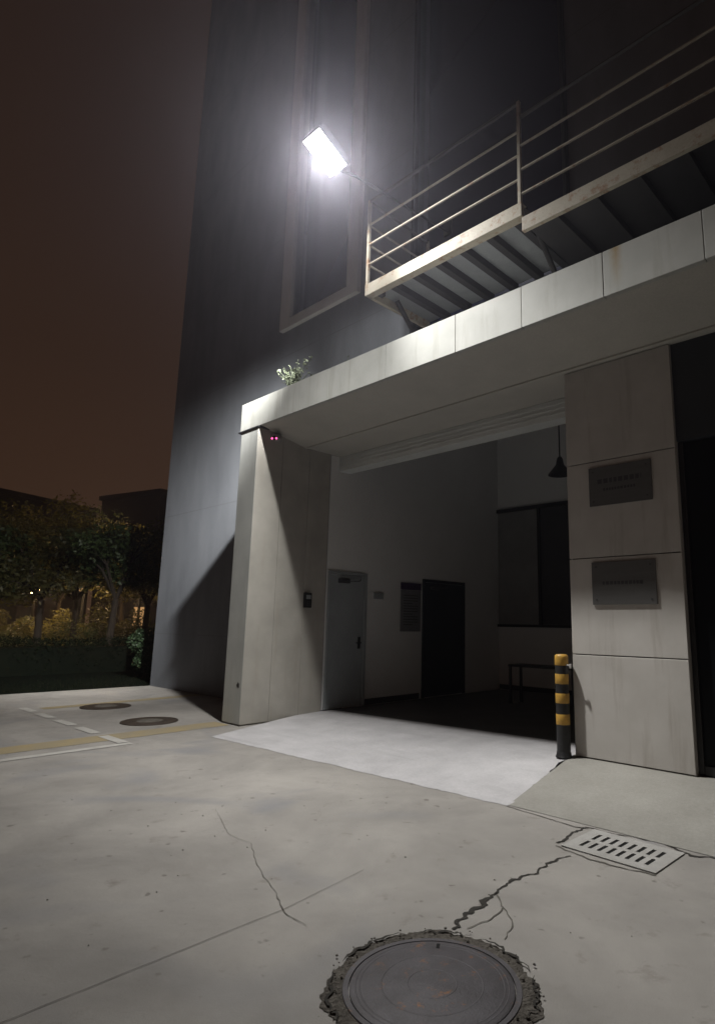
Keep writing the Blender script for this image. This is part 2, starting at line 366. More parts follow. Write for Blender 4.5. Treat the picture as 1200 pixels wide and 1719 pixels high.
# open cracks
g = MB()
strip_mesh(g, wob_strip([(-2.11, 2.56), (-2.15, 2.72), (-2.12, 2.90), (-2.19, 3.05), (-2.21, 3.22)], [.030, .026, .040, .018, .014], jit=.8, wj=.6, step=.02, seed=4))
strip_mesh(g, wob_strip([(-2.21, 3.22), (-2.17, 3.45), (-2.20, 3.62), (-2.17, 3.85)], [.018, .014, .016, .010], jit=1.1, wj=.5, step=.025, seed=5))
strip_mesh(g, wob_strip([(-2.33, 4.0), (-2.36, 4.2), (-2.35, 4.43)], [.022, .014, .022], jit=.9, wj=.5, step=.025, seed=6))
strip_mesh(g, wob_strip([(-2.36, 4.45), (-2.1, 4.475), (-1.80, 4.52), (-1.60, 4.42)], [.024, .010, .016, .022], jit=.8, wj=.6, step=.03, seed=7))
strip_mesh(g, wob_strip([(-1.60, 4.42), (-1.48, 4.48), (-1.2, 4.47), (-.8, 4.50)], [.026, .014, .014, .012], jit=.7, wj=.5, step=.03, seed=8))
tag(g.build('open_crack', M['crack']), kind='structure')
g = MB()
strip_mesh(g, wob_strip([(-4.72, 2.74), (-4.1, 2.50), (-3.85, 2.52), (-3.5, 2.34), (-3.1, 2.20), (-2.84, 2.09), (-2.66, 2.08)], [.0015, .003, .003, .0035, .003, .007, .003], jit=.55, wj=.6, step=.03, seed=9))
strip_mesh(g, wob_strip([(-2.19, 3.05), (-2.05, 2.92), (-1.92, 2.82), (-1.86, 2.66)], [.012, .007, .006, .005], jit=.9, wj=.5, step=.03, seed=10))
strip_mesh(g, wob_strip([(-2.05, 2.92), (-2.02, 2.75), (-2.06, 2.62)], [.008, .006, .005], jit=.9, wj=.5, step=.03, seed=11))
strip_mesh(g, wob_strip([(-1.72, 4.60), (-1.62, 4.74), (-1.64, 4.86)], [.014, .008, .004], jit=.9, wj=.5, step=.03, seed=12))
strip_mesh(g, wob_strip([(-2.32, 3.95), (-2.1, 3.90), (-1.9, 3.88), (-1.62, 3.93)], [.012, .016, .010, .012], jit=.9, wj=.6, step=.03, seed=13))
tag(g.build('hairline_crack', M['hair']), kind='structure')
# painted bay lines
def paint(name, mat, quads, z=.003, seed=0):
    g = MB()
    for (x0, y0), (x1, y1), w in quads: strip_mesh(g, wob_strip([(x0, y0), (x1, y1)], w, z=z, jit=.004, wj=.04, step=.12, seed=seed))
    return tag(g.build(name, mat), kind='structure')
paint('yellow_bay_line', M['yellow'], [((-8.36, -2), (-8.44, 4.9), .42), ((-11.8, 3.5), (-11.9, 6.38), .26)])
paint('white_bay_line', M['white'], [((-7.78, -3), (-7.86, 3.36), .12)], z=.005)
dash = []
x = -7.95
for i in range(5):
    dash.append(((x, 3.30), (x - .62, 3.29), .13)); x -= .88
paint('dashed_bay_line', M['white'], dash, z=.006)

# ------------------------------------------------------------------ building
B = empty('building', (0, 0, 0), label='tall grey commercial building with a concrete entrance portal and dark lobby', cat='building')
YT, X0, X1, ZT = 6.41, -14.3, 7.0, 30.0
def wall_grid(xs, zs, holes, y0, y1):
    g = MB(); V = {}
    def v(x, y, z):
        k = (x, y, z)
        if k not in V: V[k] = g.b.verts.new(k)
        return V[k]
    def solid(i, j):
        if i < 0 or j < 0 or i >= len(xs) - 1 or j >= len(zs) - 1: return False
        cx, cz = (xs[i] + xs[i + 1]) / 2, (zs[j] + zs[j + 1]) / 2
        return not any(a < cx < b and c < cz < d for a, b, c, d in holes)
    for i in range(len(xs) - 1):
        for j in range(len(zs) - 1):
            if not solid(i, j): continue
            xa, xb, za, zb = xs[i], xs[i + 1], zs[j], zs[j + 1]
            g.b.faces.new((v(xa, y0, za), v(xb, y0, za), v(xb, y0, zb), v(xa, y0, zb)))
            g.b.faces.new((v(xa, y1, zb), v(xb, y1, zb), v(xb, y1, za), v(xa, y1, za)))
            if not solid(i - 1, j): g.b.faces.new((v(xa, y0, za), v(xa, y0, zb), v(xa, y1, zb), v(xa, y1, za)))
            if not solid(i + 1, j): g.b.faces.new((v(xb, y1, za), v(xb, y1, zb), v(xb, y0, zb), v(xb, y0, za)))
            if not solid(i, j - 1): g.b.faces.new((v(xa, y0, za), v(xa, y1, za), v(xb, y1, za), v(xb, y0, za)))
            if not solid(i, j + 1): g.b.faces.new((v(xa, y0, zb), v(xb, y0, zb), v(xb, y1, zb), v(xa, y1, zb)))
    return g
W1 = (-9.42, -7.70, 7.42, 19.6)
W2 = (-6.05, -3.38, 5.98, 19.6)
holes = [W1, W2, (-8.03, X1 - .6, -1, 4.53)]
xs = sorted({X0, X1, -9.42, -7.70, -6.05, -3.38, -8.03, X1 - .6}); zs = sorted({0., ZT, 7.42, 5.98, 19.6, 4.53})
g = wall_grid(xs, zs, holes, YT, YT + .45)
g.box(X0, X0 + .4, YT + .451, 22, 0, ZT)
g.box(X0 + .4, X1, 21.6, 22, 0, ZT)
g.box(X0, X1, YT, 22, ZT + .002, ZT + .3)
g.build('wall', M['tower'], B)
# window surrounds
def surround(x0, x1, z0, z1, wl, wr, wb, name='window', mat=M['wframe']):
    g = MB(); y0, y1 = YT - .09, YT + .16
    g.box(x0 - wl, x0, y0, y1, z0 - wb, z1 + wb, .012); g.box(x1, x1 + wr, y0, y1, z0 - wb, z1 + wb, .012)
    g.box(x0 + .002, x1 - .002, y0 + .003, y1, z0 - wb + .002, z0, .012); g.box(x0 + .002, x1 - .002, y0 + .003, y1, z1, z1 + wb - .002, .012)
    w = g.build(name, mat, B)
    g = MB(); g.box(x0 + .005, x1 - .005, YT + .24, YT + .26, z0 + .005, z1 - .005); g.build('pane', M['glass'], w)
surround(W1[0], W1[1], W1[2], W1[3], .32, .30, .20)
surround(W2[0], W2[1], W2[2], W2[3], .06, .06, .05, mat=M['transom'])
# canopy: slab, fascia panels, soffit
g = MB(); g.box(-8.50, X1, 5.0, YT - .002, 4.60, 4.93); g.build('canopy_slab', M['soffit'], B)
g = MB()
_v = [[g.b.verts.new((x, y, z)) for y, z in ((5.002, 4.53), (5.84, 4.372), (5.84, 4.598), (5.002, 4.598))] for x in (-8.50, X1)]
for i in range(4): g.b.faces.new((_v[0][i], _v[0][(i + 1) % 4], _v[1][(i + 1) % 4], _v[1][i]))
g.b.faces.new(_v[0]); g.b.faces.new(_v[1][::-1]); g.box(-8.026, X1 - .65, 5.842, 6.86, 4.372, 4.598); g.box(-8.026, X1 - .65, 5.842, 5.872, 4.352, 4.371, .003)
g.build('soffit', M['soffit'], B)
jx = [-8.56, -7.45, -6.32, -5.18, -4.045, -3.157, -2.251, -1.35, -.45, .45, 1.35, 2.25, 3.15, 4.05, 4.95, 5.85, X1]
for k, (a, b) in enumerate(zip(jx, jx[1:])):
    gp = .0015 if k < 3 else (.0015 if k == 3 else .003)
    g = MB(); g.box(a + gp, b - gp, 4.94 + (.0 if k % 2 else .0015), 5.0, 4.528, 4.99, .004)
    if k == 0: g.box(a + .004, a + .05, 5.001, YT - .003, 4.53, 4.988, .003)
    g.build('fascia_panel', M['panel'], B)
g = MB(); g.box(-8.50, X1, 5.001, 5.12, 4.931, 4.97); g.build('coping', M['panel'], B)
g = MB(); g.box(-8.60, -8.00, 4.925, 5.6, 4.505, 4.527, .003); g.build('flashing', M['beam'], B)
# pier of the portal
g = MB(); g.box(-8.49, -8.06, 4.98, YT - .003, 0, 4.50); pier = g.build('pier', M['pier'], B)
g = MB(); g.box(-8.515, -8.034, 4.94, 4.978, .02, 4.503, .006); g.build('front_cladding', M['pierf'], pier)
for a, b in ((4.942, 5.42), (5.425, 5.96), (5.965, 6.407)):
    g = MB(); g.box(-8.058, -8.03, a, b, .02, 4.503, .004); g.build('side_cladding', M['pier'], pier)
g = MB(); g.box(-8.515, -8.492, 4.98, YT - .004, .02, 4.503, .004); g.build('side_cladding', M['pierf'], pier)
# chipped corner patch
g = MB()
rnd = random.Random(3)
g.poly([(-8.125 + .045 * math.cos(a) * rnd.uniform(.5, 1.1), 4.9375, .57 + .05 * math.sin(a) * rnd.uniform(.5, 1.1)) for a in [i * PI / 5 for i in range(10)]])
g.build('chip', M['crack'], pier)
# lintel above the lobby opening
g = MB(); g.box(-8.028, -3.245, 6.60, 6.855, 4.11, 4.368, .006); [g.box(-8.027, -3.246, 6.592, 6.599, z, z + .022, .002) for z in (4.17, 4.235, 4.30)]; g.build('lintel', M['lintel'], B)
# right pillar with stone panels
g = MB(); g.box(-3.215, -2.065, 5.98, 7.25, 0, 4.368); pil = g.build('pillar', M['joint'], B)
zz = [0.165, 1.194, 2.21, 3.26, 4.368]
for a, b in zip(zz, zz[1:]):
    g = MB(); g.box(-3.24, -2.04, 5.95, 5.978, a + .005, b - .005, .005); g.build('stone_panel', M['pillar'], pil)
g = MB(); g.box(-3.24, -3.217, 5.98, 7.25, .16, 4.366); g.box(-2.063, -2.04, 5.98, 7.25, .16, 4.366); g.build('return_panel', M['pillar'], pil)
# shopfront right of the pillar
g = MB(); g.box(-2.038, X1 - .6, 6.00, 6.10, 3.33, 4.368); g.build('transom', M['transom'], B)
sf = MB(); sf.box(-2.038, X1 - .6, 6.05, 6.07, .17, 3.32); sfo = sf.build('shopfront_glass', M['glass2'], B)
for xx in (-2.035, -.9, .45, 1.8, 3.2, 4.6, 6.0): MB().box(xx, xx + .05, 6.02, 6.048, .18, 3.318).build('mullion', M['black'], sfo)
g = MB(); g.box(-1.98, X1 - .7, 6.024, 6.045, .172, .25); g.build('bottom_rail', M['black'], sfo)
g = MB(); g.box(-2.038, X1 - .6, 6.08, 6.12, .10, 4.366); g.build('shopfront_lining', M['void'], B)
# lobby shell
g = MB(); g.box(-8.33, -8.03, YT + .451, 11.7, 0, 6.4); g.box(-8.029, -2.3, 11.4, 11.7, 0, 6.4); g.box(-2.299, -2.0, 7.251, 11.7, 0, 6.4)
g.box(-8.029, -2.301, 6.862, 7.0, 4.515, 6.4)
g.build('lobby_wall', M['lobbywall'], B)
g = MB(); g.box(-8.029, -2.302, 7.001, 11.399, 6.2, 6.398); g.build('lobby_ceiling', M['lobbywall'], B)
g = MB(); fl4 = [g.b.verts.new(p) for p in ((-8.028, 6.62, .079), (-3.242, 6.62, .158), (-2.301, 7.26, .158), (-2.301, 11.398, .158), (-8.028, 11.398, .079))]; g.b.faces.new(fl4); tag(g.build('lobby_floor', M['lobbyfloor']), kind='structure')
# lobby skirting
g = MB(); g.box(-8.028, -8.012, 7.32, 8.74, .09, .19); g.box(-8.01, -2.35, 11.382, 11.398, .09, .19); g.build('skirting', M['screendark'], B)
g = MB(); g.box(-8.0296, -8.0285, YT + .004, 6.862, .09, 4.37); g.build('reveal_lining', M['lobbywall'], B)
# doors in the left lobby wall (plane x = -8.03)
def door(y0, y1, z1, mat, fmat, hy, glazed=False):
    g = MB(); t = .06
    g.box(-8.028, -7.99, y0 - t, y0, .09, z1 + t, .004); g.box(-8.028, -7.99, y1, y1 + t, .09, z1 + t, .004); g.box(-8.028, -7.992, y0 + .001, y1 - .001, z1, z1 + t - .001, .004)
    d = MB().box(-8.028, -8.006, y0 + .006, y1 - .006, .10, z1 - .006, .004).build('door', mat, B)
    g.build('door_frame', fmat, d)
    g = MB(); g.box(-8.004, -7.985, hy - .025, hy + .025, 1.05, 1.25, .004); g.tube((-7.985, hy, 1.15), (-7.945, hy, 1.15), .009); g.box(-7.96, -7.94, hy - .1, hy + .012, 1.14, 1.16, .004)
    g.build('handle', M['black'], d)
    g = MB(); g.box(-8.004, -7.95, y0 + .15, y0 + .38, z1 - .14, z1 - .07, .004); g.path([(-7.96, y0 + .36, z1 - .1), (-7.90, y0 + .55, z1 - .1), (-7.99, y0 + .66, z1 - .06)], .008)
    g.build('door_closer', M['screendark'], d)
door(6.50, 7.26, 2.30, M['door'], M['door'], 7.16)
door(8.87, 10.06, 2.30, M['doordark'], M['doordark'], 9.95)
# window onto an inner office in the back lobby wall
g = MB()
x0, x1, z0, z1 = -8.0, -5.2, 1.5, 4.03; y = 11.36
g.box(x0, x1, y - .06, y + .038, z1, z1 + .08); g.box(x0, x1, y - .06, y + .038, z0 - .06, z0); g.box(-6.93, -6.87, y - .05, y + .036, z0, z1)
g.box(x1 - .06, x1 - .001, y - .05, y + .036, z0, z1)
w = g.build('window', M['black'], B)
g = MB(); g.box(x0 + .001, -6.931, y, y + .02, z0 + .001, z1 - .001); g.build('pane', M['shade'], w)
g = MB(); g.box(-6.869, x1 - .061, y, y + .02, z0 + .001, z1 - .001); g.build('pane', M['screendark'], w)

# ------------------------------------------------------------------ steel balcony
YB, ZB = 5.10, 5.96
bal = empty('steel_balcony', (-5.8, YT, ZB), label='cream steel balcony with three-bar railing bolted above the entrance canopy', cat='balcony')
OFF = (-5.8, YT, ZB)
def bmb(): return MB(OFF)
def bbuild(g, name, mat, par=bal, smooth=False):
    o = g.build(name, mat, None, smooth); o.parent = par
    if par is bal: o.location = (0, 0, 0)
    else: o.location = (0, 0, 0)
    return o
CH = .17
g = bmb(); g.box(-5.80, -3.236, YB, YB + .05, ZB, ZB + CH, .005); g.box(-5.799, -3.24, YB + .051, YB + .11, ZB, ZB + .012); g.box(-5.799, -3.24, YB + .051, YB + .11, ZB + CH - .012, ZB + CH)
bbuild(g, 'edge_channel', M['steel'])
g = bmb(); g.box(-5.80, -5.75, YB + .051, YT - .003, ZB, ZB + CH, .004); bbuild(g, 'end_channel', M['steel'])
Z2 = ZB - .20
g = bmb(); g.box(-3.232, X1, YB, YB + .05, Z2, Z2 + CH, .005); bbuild(g, 'edge_channel', M['steel'])
g = bmb(); g.box(-5.748, -3.24, YB + .111, YT - .003, ZB + .12, ZB + .135); bbuild(g, 'deck_plate', M['deck']); g = bmb(); g.box(-3.236, X1, YB + .052, YT - .003, Z2 + .12, Z2 + .135); bbuild(g, 'deck_plate', M['beam'])  # right deck plate takes the dark beam colour as painted-in shade
g = bmb(); g.box(-3.234, -3.22, YB + .052, YT - .003, Z2 + .136, ZB + .118); bbuild(g, 'riser', M['deck'])
x = -5.42
while x < -3.3:
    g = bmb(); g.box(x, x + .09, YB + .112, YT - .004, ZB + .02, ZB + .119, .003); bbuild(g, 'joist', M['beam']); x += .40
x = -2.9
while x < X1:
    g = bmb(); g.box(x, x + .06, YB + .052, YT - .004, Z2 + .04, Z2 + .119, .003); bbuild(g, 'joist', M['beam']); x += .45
g = bmb(); g.box(-5.66, -5.58, YB + .115, YB + .19, ZB - .0, ZB + .118); g.path([(-5.62, 5.55, ZB + .06), (-5.60, YT - .03, ZB - .78)], .035); bbuild(g, 'bracket', M['beam'])
g = bmb(); g.path([(-3.3, 5.55, ZB + .06), (-3.28, YT - .03, ZB - .78)], .035); bbuild(g, 'bracket', M['beam'])
# railing
def post(x, y, z0, h):
    g = bmb(); g.box(x, x + .04, y, y + .04, z0, z0 + h, .004); bbuild(g, 'post', M['steel'])
zt = ZB + CH + .001
HR = 1.32
post(-5.797, YB + .004, zt, HR); post(-3.285, YB + .004, zt - .0, HR); post(-5.797, YT - .06, zt, HR)
for k, xx in enumerate((-1.0, 1.2, 3.4, 5.6)): post(xx, YB + .004, Z2 + CH + .001, HR)
rz = [zt + .31 * i for i in (1, 2, 3, 4.2)]
for i, zz_ in enumerate(rz):
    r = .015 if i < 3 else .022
    rm = M['steel'] if i < 3 else M['unlitsteel']  # top rail gets the steel colour darkened to look unlit
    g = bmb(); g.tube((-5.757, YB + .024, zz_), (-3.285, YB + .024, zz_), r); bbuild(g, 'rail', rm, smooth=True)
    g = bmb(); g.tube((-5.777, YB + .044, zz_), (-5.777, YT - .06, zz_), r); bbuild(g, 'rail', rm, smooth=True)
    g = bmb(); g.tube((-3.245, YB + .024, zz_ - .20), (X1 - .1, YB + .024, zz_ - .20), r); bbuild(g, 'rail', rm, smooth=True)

# ------------------------------------------------------------------ flood lamp on its arm
LP = Vector((-5.387, 4.0, 7.26))
fl = empty('floodlight', (LP.x, YT, 7.25), label='blazing white floodlight on an arm above the entrance portal', cat='floodlight')
FO = (LP.x, YT, 7.25)
Rm = Matrix.Translation(LP) @ Matrix.Rotation(math.radians(-27), 4, 'X')
g = MB(FO); g.box(-.175, .175, -.27, .27, .012, .085, .02, m=Rm)
for k in range(9): g.box(-.16 + k * .04, -.152 + k * .04, -.23, .23, .086, .125, 0, m=Rm)
o = g.build('housing', M['housing'], None); o.parent = fl; o.location = (0, 0, 0)
g = MB(FO); g.box(-.155, .155, -.245, .245, .0, .0115, m=Rm); o = g.build('lens', M['lamp'], None); o.parent = fl; o.location = (0, 0, 0)
pb = Rm @ Vector((0, .27, .05))
g = MB(FO); g.path([pb, pb + Vector((0, .25, .08)), Vector((LP.x, YT - .03, 7.45))], .018); g.box(LP.x - .08, LP.x + .08, YT - .03, YT - .003, 7.40, 7.70, .004)
o = g.build('arm', M['housing'], None); o.parent = fl; o.location = (0, 0, 0)

# the luminaire's own distribution: wide to the sides, cut off towards the wall (an IES-style profile in lamp space)
ld = bpy.data.lights.new('floodlight_beam', 'POINT'); ld.energy = 2600; ld.color = (1, .985, .95); ld.shadow_soft_size = .10; ld.use_nodes = True
t = ld.node_tree; t.nodes.clear()
lo_ = N(t, 'ShaderNodeOutputLight'); em_ = N(t, 'ShaderNodeEmission'); tc_ = N(t, 'ShaderNodeTexCoord'); sx_ = N(t, 'ShaderNodeSeparateXYZ')
t.links.new(tc_.outputs['Normal'], sx_.inputs[0]); t.links.new(em_.outputs[0], lo_.inputs[0])
def mth(op, a, b=None, c=None):
    n = t.nodes.new('ShaderNodeMath'); n.operation = op
    for i, v in enumerate((a, b, c)):
        if v is None: continue
        if isinstance(v, (int, float)): n.inputs[i].default_value = v
        else: t.links.new(v, n.inputs[i])
    return n.outputs[0]
def ss(v, a, b, ya=0., yb=1.):
    n = t.nodes.new('ShaderNodeMapRange'); n.interpolation_type = 'SMOOTHSTEP'
    if a > b: a, b, ya, yb = b, a, yb, ya
    for i, k in enumerate((a, b, ya, yb)): n.inputs[i + 1].default_value = k
    t.links.new(v, n.inputs[0]); return n.outputs[0]
SG = 1.0
dx_ = mth('MULTIPLY', sx_.outputs[0], SG); dy_ = mth('MULTIPLY', sx_.outputs[1], SG); dz_ = mth('MULTIPLY', sx_.outputs[2], -SG)   # dz_ > 0 is down
phi = mth('ARCTAN2', dy_, dz_)
A_ = mth('ADD', ss(phi, math.radians(7), math.radians(27), .83, 0.), mth('MULTIPLY', ss(phi, math.radians(73), math.radians(90), .115, .002), ss(mth('ABSOLUTE', dx_), .6, .92, 1., .12)))
A_ = mth('MULTIPLY', A_, ss(phi, math.radians(-27), math.radians(-6), .40, 1.))
A_ = mth('MULTIPLY', A_, ss(phi, math.radians(-95), math.radians(-40), .15, 1.))
dn_ = ss(dz_, -.15, .45, .12, 1.)
Bl = mth('MULTIPLY', mth('MULTIPLY', ss(dx_, -.60, -.85, 0., 5.0), ss(dz_, .02, .52, 0., 1.)), mth('MULTIPLY', ss(dy_, -.25, .1), ss(dy_, .60, .36)))
Br = mth('MULTIPLY', mth('MULTIPLY', ss(dx_, .30, .80, 0., .20), ss(dz_, .05, .60, 0., 1.)), ss(dy_, -.4, .0))
Br2 = mth('MULTIPLY', mth('MULTIPLY', ss(dx_, .05, .38, 0., .6), ss(dz_, .55, .87)), ss(dy_, -.05, .25))
tot = mth('ADD', mth('ADD', A_, Bl), mth('ADD', Br, Br2))
t.links.new(tot, em_.inputs[1])
lob = bpy.data.objects.new('floodlight_beam', ld); C.objects.link(lob); lob.parent = fl; lob.location = LP + Vector((0, .02, -.05)) - Vector(FO)

# ------------------------------------------------------------------ small things on the building
# striped bollard
bo = empty('bollard', (-3.325, 5.862, .153), label='black and yellow striped bollard at the foot of the stone pillar', cat='bollard')
def bb(g, name, mat, par=bo):
    o = g.build(name, mat, par, smooth=True); return o
g = MB(); g.lathe([(0, 1.035), (.055, 1.035), (.068, 1.02), (.070, 1.005), (.070, .05), (.070, 0), (0, 0)]); bb(g, 'post', M['postblack'])
g = MB(); g.lathe([(0, .0), (.084, 0), (.086, .008), (.083, .014), (.078, .02), (.074, .05), (.0705, .055)]); g2 = bb(g, 'base_plate', M['postblack'])
for a, b in ((.925, 1.066), (.735, .838), (.54, .64), (.325, .43)):
    g = MB()
    if a > .9: g.lathe([(.0708, a), (.0718, a + .002), (.0718, 1.011), (.067, 1.027), (.055, 1.0375), (0, 1.0375)])
    else: g.lathe([(.0708, a), (.0718, a + .002), (.0718, b - .002), (.0708, b)])
    bb(g, 'reflective_band', M['postyellow'])
g = MB(); g.tube((.068, -.02, .93), (.115, -.028, .93), .008); g.box(.112, .134, -.04, -.02, .90, .945, .003); bb(g, 'chain_eye', M['grate'])

# plaques with blurred, unreadable engraving
def plaque(x0, x1, z0, z1, label, rows):
    p = empty('plaque', ((x0 + x1) / 2, 5.95, z0), label=label, cat='plaque', group='metal plaques on the stone pillar')
    w, h = (x1 - x0) / 2, z1 - z0
    g = MB(); g.box(-w, w, -.020, -.003, 0, h, .003); g.build('plate', M['plaque'], p)
    for sx in (-1, 1):
        for zz_ in (.05, h - .05): MB().tube((sx * (w - .05), -.025, zz_), (sx * (w - .05), .002, zz_), .009).build('standoff', M['screendark'], p)
    rr = random.Random(len(rows))
    for zc, ww, hh in rows:
        g = MB(); x = -ww
        while x < ww:
            l = hh * rr.uniform(.6, 1.0)
            g.box(x, min(ww, x + l), -.0212, -.0202, h * zc - hh / 2, h * zc + hh / 2); x += l + hh * .35
        g.build('engraving', M['screendark'], p)
plaque(-2.97, -2.285, 2.76, 3.185, 'upper dark metal plaque on the stone pillar, above the lighter one', [(.62, .24, .05), (.4, .18, .028)])
plaque(-2.975, -2.295, 1.713, 2.157, 'lower grey metal plaque on the stone pillar, between the two joints above the lit base', [(.5, .22, .035)])

# card reader on the pier side
cr = empty('card_reader', (-8.03, 6.03, 1.72), label='small black card reader box on the inner side of the portal pier', cat='card reader')
g = MB(); g.box(.001, .045, -.07, .07, 0, .24, .01); g.build('casing', M['black'], cr)
g = MB(); g.box(.046, .050, -.045, .045, .14, .205, .001); g.build('screen', M['door'], cr)
g = MB()
for i in range(3):
    for j in range(3): g.box(.046, .051, -.036 + i * .028, -.016 + i * .028, .03 + j * .03, .05 + j * .03, .001)
g.build('keypad', M['screendark'], cr)

# security camera under the soffit
sc = empty('security_camera', (-8.03, 5.22, 4.36), label='small security camera with two glowing pink lights at the top of the portal pier', cat='security camera')
g = MB(); g.tube((.002, 0, .05), (.02, 0, .05), .045, n=20); g.path([(.02, 0, .05), (.09, 0, .05), (.10, 0, .02)], .014); g.build('mount', M['grate'], sc, True)
Rc = Matrix.Translation((.11, 0, 0)) @ Matrix.Rotation(math.radians(35), 4, 'Z') @ Matrix.Rotation(math.radians(12), 4, 'X')
g = MB(); g.tube(Rc @ Vector((0, .13, 0)), Rc @ Vector((0, -.11, 0)), .042, n=20); g.box(-.05, .05, -.14, .12, .043, .05, .002, m=Rc); g.build('body', M['grate'], sc, True)
g = MB(); g.tube(Rc @ Vector((0, -.109, 0)), Rc @ Vector((0, -.118, 0)), .037, n=20); g.build('lens', M['black'], sc, True)
for dx in (-.035, .035):
    g = MB(); g.tube(Rc @ Vector((dx, -.119, -.008)), Rc @ Vector((dx, -.124, -.008)), .016, n=12); g.build('light', M['red'], sc)

# lobby things
nb = empty('notice_board', (-8.03, 8.475, 1.34), label='notice board with a purple header beside the dark blue lobby door', cat='notice board')
g = MB(); g.box(.002, .022, -.275, .275, 0, .78, .004); g.build('board', M['notice'], nb)
g = MB(); g.box(.002, .03, -.275, .275, .785, .92, .004); g.build('header', M['purple'], nb)
g = MB()
for i in range(12): g.box(.0225, .0235, -.21, -.21 + .42 * (.95 if i % 4 else .6), .12 + i * .05, .135 + i * .05)
g.build('text_lines', M['screendark'], nb)
sb = MB(); sb.box(-8.028, -7.99, 7.50, 7.72, 1.92, 2.03, .006)
tag(sb.build('switch_box', M['door']), 'small pale switch box on the lobby wall between the two doors', 'switch box')
pl = empty('pendant_lamp', (-5.03, 9.0, 6.198), label='unlit black pendant lamp hanging in the dark lobby beside the pillar', cat='pendant lamp')
g = MB(); g.tube((0, 0, -.01), (0, 0, -1.85), .012); g.build('cord', M['black'], pl)
g = MB(); g.lathe([(.03, -1.84), (.05, -1.87), (.07, -1.98), (.2, -2.14), (.205, -2.16), (.19, -2.155), (.05, -1.99), (.03, -1.84)]); g.build('lamp_shade', M['black'], pl, True)
tb = empty('lobby_bench', (-5.8, 9.5, .09), label='low black metal bench at the back of the dark lobby', cat='bench')
g = MB(); g.box(-.56, .56, -.2, .2, .66, .70, .008); g.build('seat', M['black'], tb)
for sx in (-.53, .53):
    for sy in (-.17, .17):
        g = MB(); g.box(sx - .02, sx + .02, sy - .02, sy + .02, 0, .659); g.build('leg', M['black'], tb)

# weeds on the canopy
def weed(x, y, z, h, n, label, seed, spread=.25):
    rnd = random.Random(seed); p = empty('weed', (x, y, z), label=label, cat='weed')
    g = MB(); l = MB()
    for k in range(n):
        a = rnd.uniform(0, 2 * PI); r = rnd.uniform(.1, 1) * spread; hh = h * rnd.uniform(.5, 1)
        q = Vector((r * math.cos(a), r * math.sin(a) * .4, hh)); m = Vector((q.x * .4, q.y * .4, hh * .6)); s0 = Vector((q.x * .25, q.y * .25, 0))
        g.tube(s0, m, .006, .005, n=5); g.tube(m, q, .005, .003, n=5)
        for j in range(9):
            t = rnd.uniform(.35, 1.05); c = (s0.lerp(m, t / .6) if t < .6 else m.lerp(q, (t - .6) / .4)); s = rnd.uniform(.018, .036)
            u = Vector((rnd.gauss(0, 1), rnd.gauss(0, 1), rnd.gauss(0, .6))).normalized(); v = u.cross(Vector((rnd.gauss(0, 1), rnd.gauss(0, 1), rnd.gauss(0, 1)))).normalized()
            c = c + u * .02
            l.b.faces.new([l.b.verts.new(c - u * s), l.b.verts.new(c + v * s * .5), l.b.verts.new(c + u * s), l.b.verts.new(c - v * s * .5)])
    g.build('stem', M['weed'], p); l.build('leaves', M['weed'], p, recalc=False)
weed(-7.40, 5.12, 4.93, .50, 40, 'pale leafy weed sprouting on the left end of the canopy', 5, .52)
weed(-6.12, 5.10, 4.93, .26, 2, 'single short weed sprig on the canopy left of the balcony', 8, .03)

# ------------------------------------------------------------------ manholes and drain
def jag_ring(g, r0, r1, z0, z1, n, seed, holes=None, amp=.25):
    rnd = random.Random(seed); K = 6; rings = []
    ph = [rnd.uniform(0, 6.28) for _ in range(6)]
    for k in range(K + 1):
        t = k / K; ring = []
        for i in range(n):
            a = 2 * PI * i / n
            o = r1 * (1 + amp * .25 * (math.sin(3 * a + ph[0]) * .4 + math.sin(7 * a + ph[1]) * .4 + math.sin(13 * a + ph[2]) * .35 + rnd.uniform(-.45, .45)))
            r = lerp(r0, o, t); z = lerp(z0, z1, t) + (rnd.uniform(-1, 1) * .0035 if 0 < k < K else 0)
            ring.append(g.b.verts.new((r * math.cos(a), r * math.sin(a), max(z, .003))))
        rings.append(ring)
    for a, b in zip(rings, rings[1:]):
        for i in range(n): j = (i + 1) % n; g.b.faces.new((a[i], a[j], b[j], b[i]))
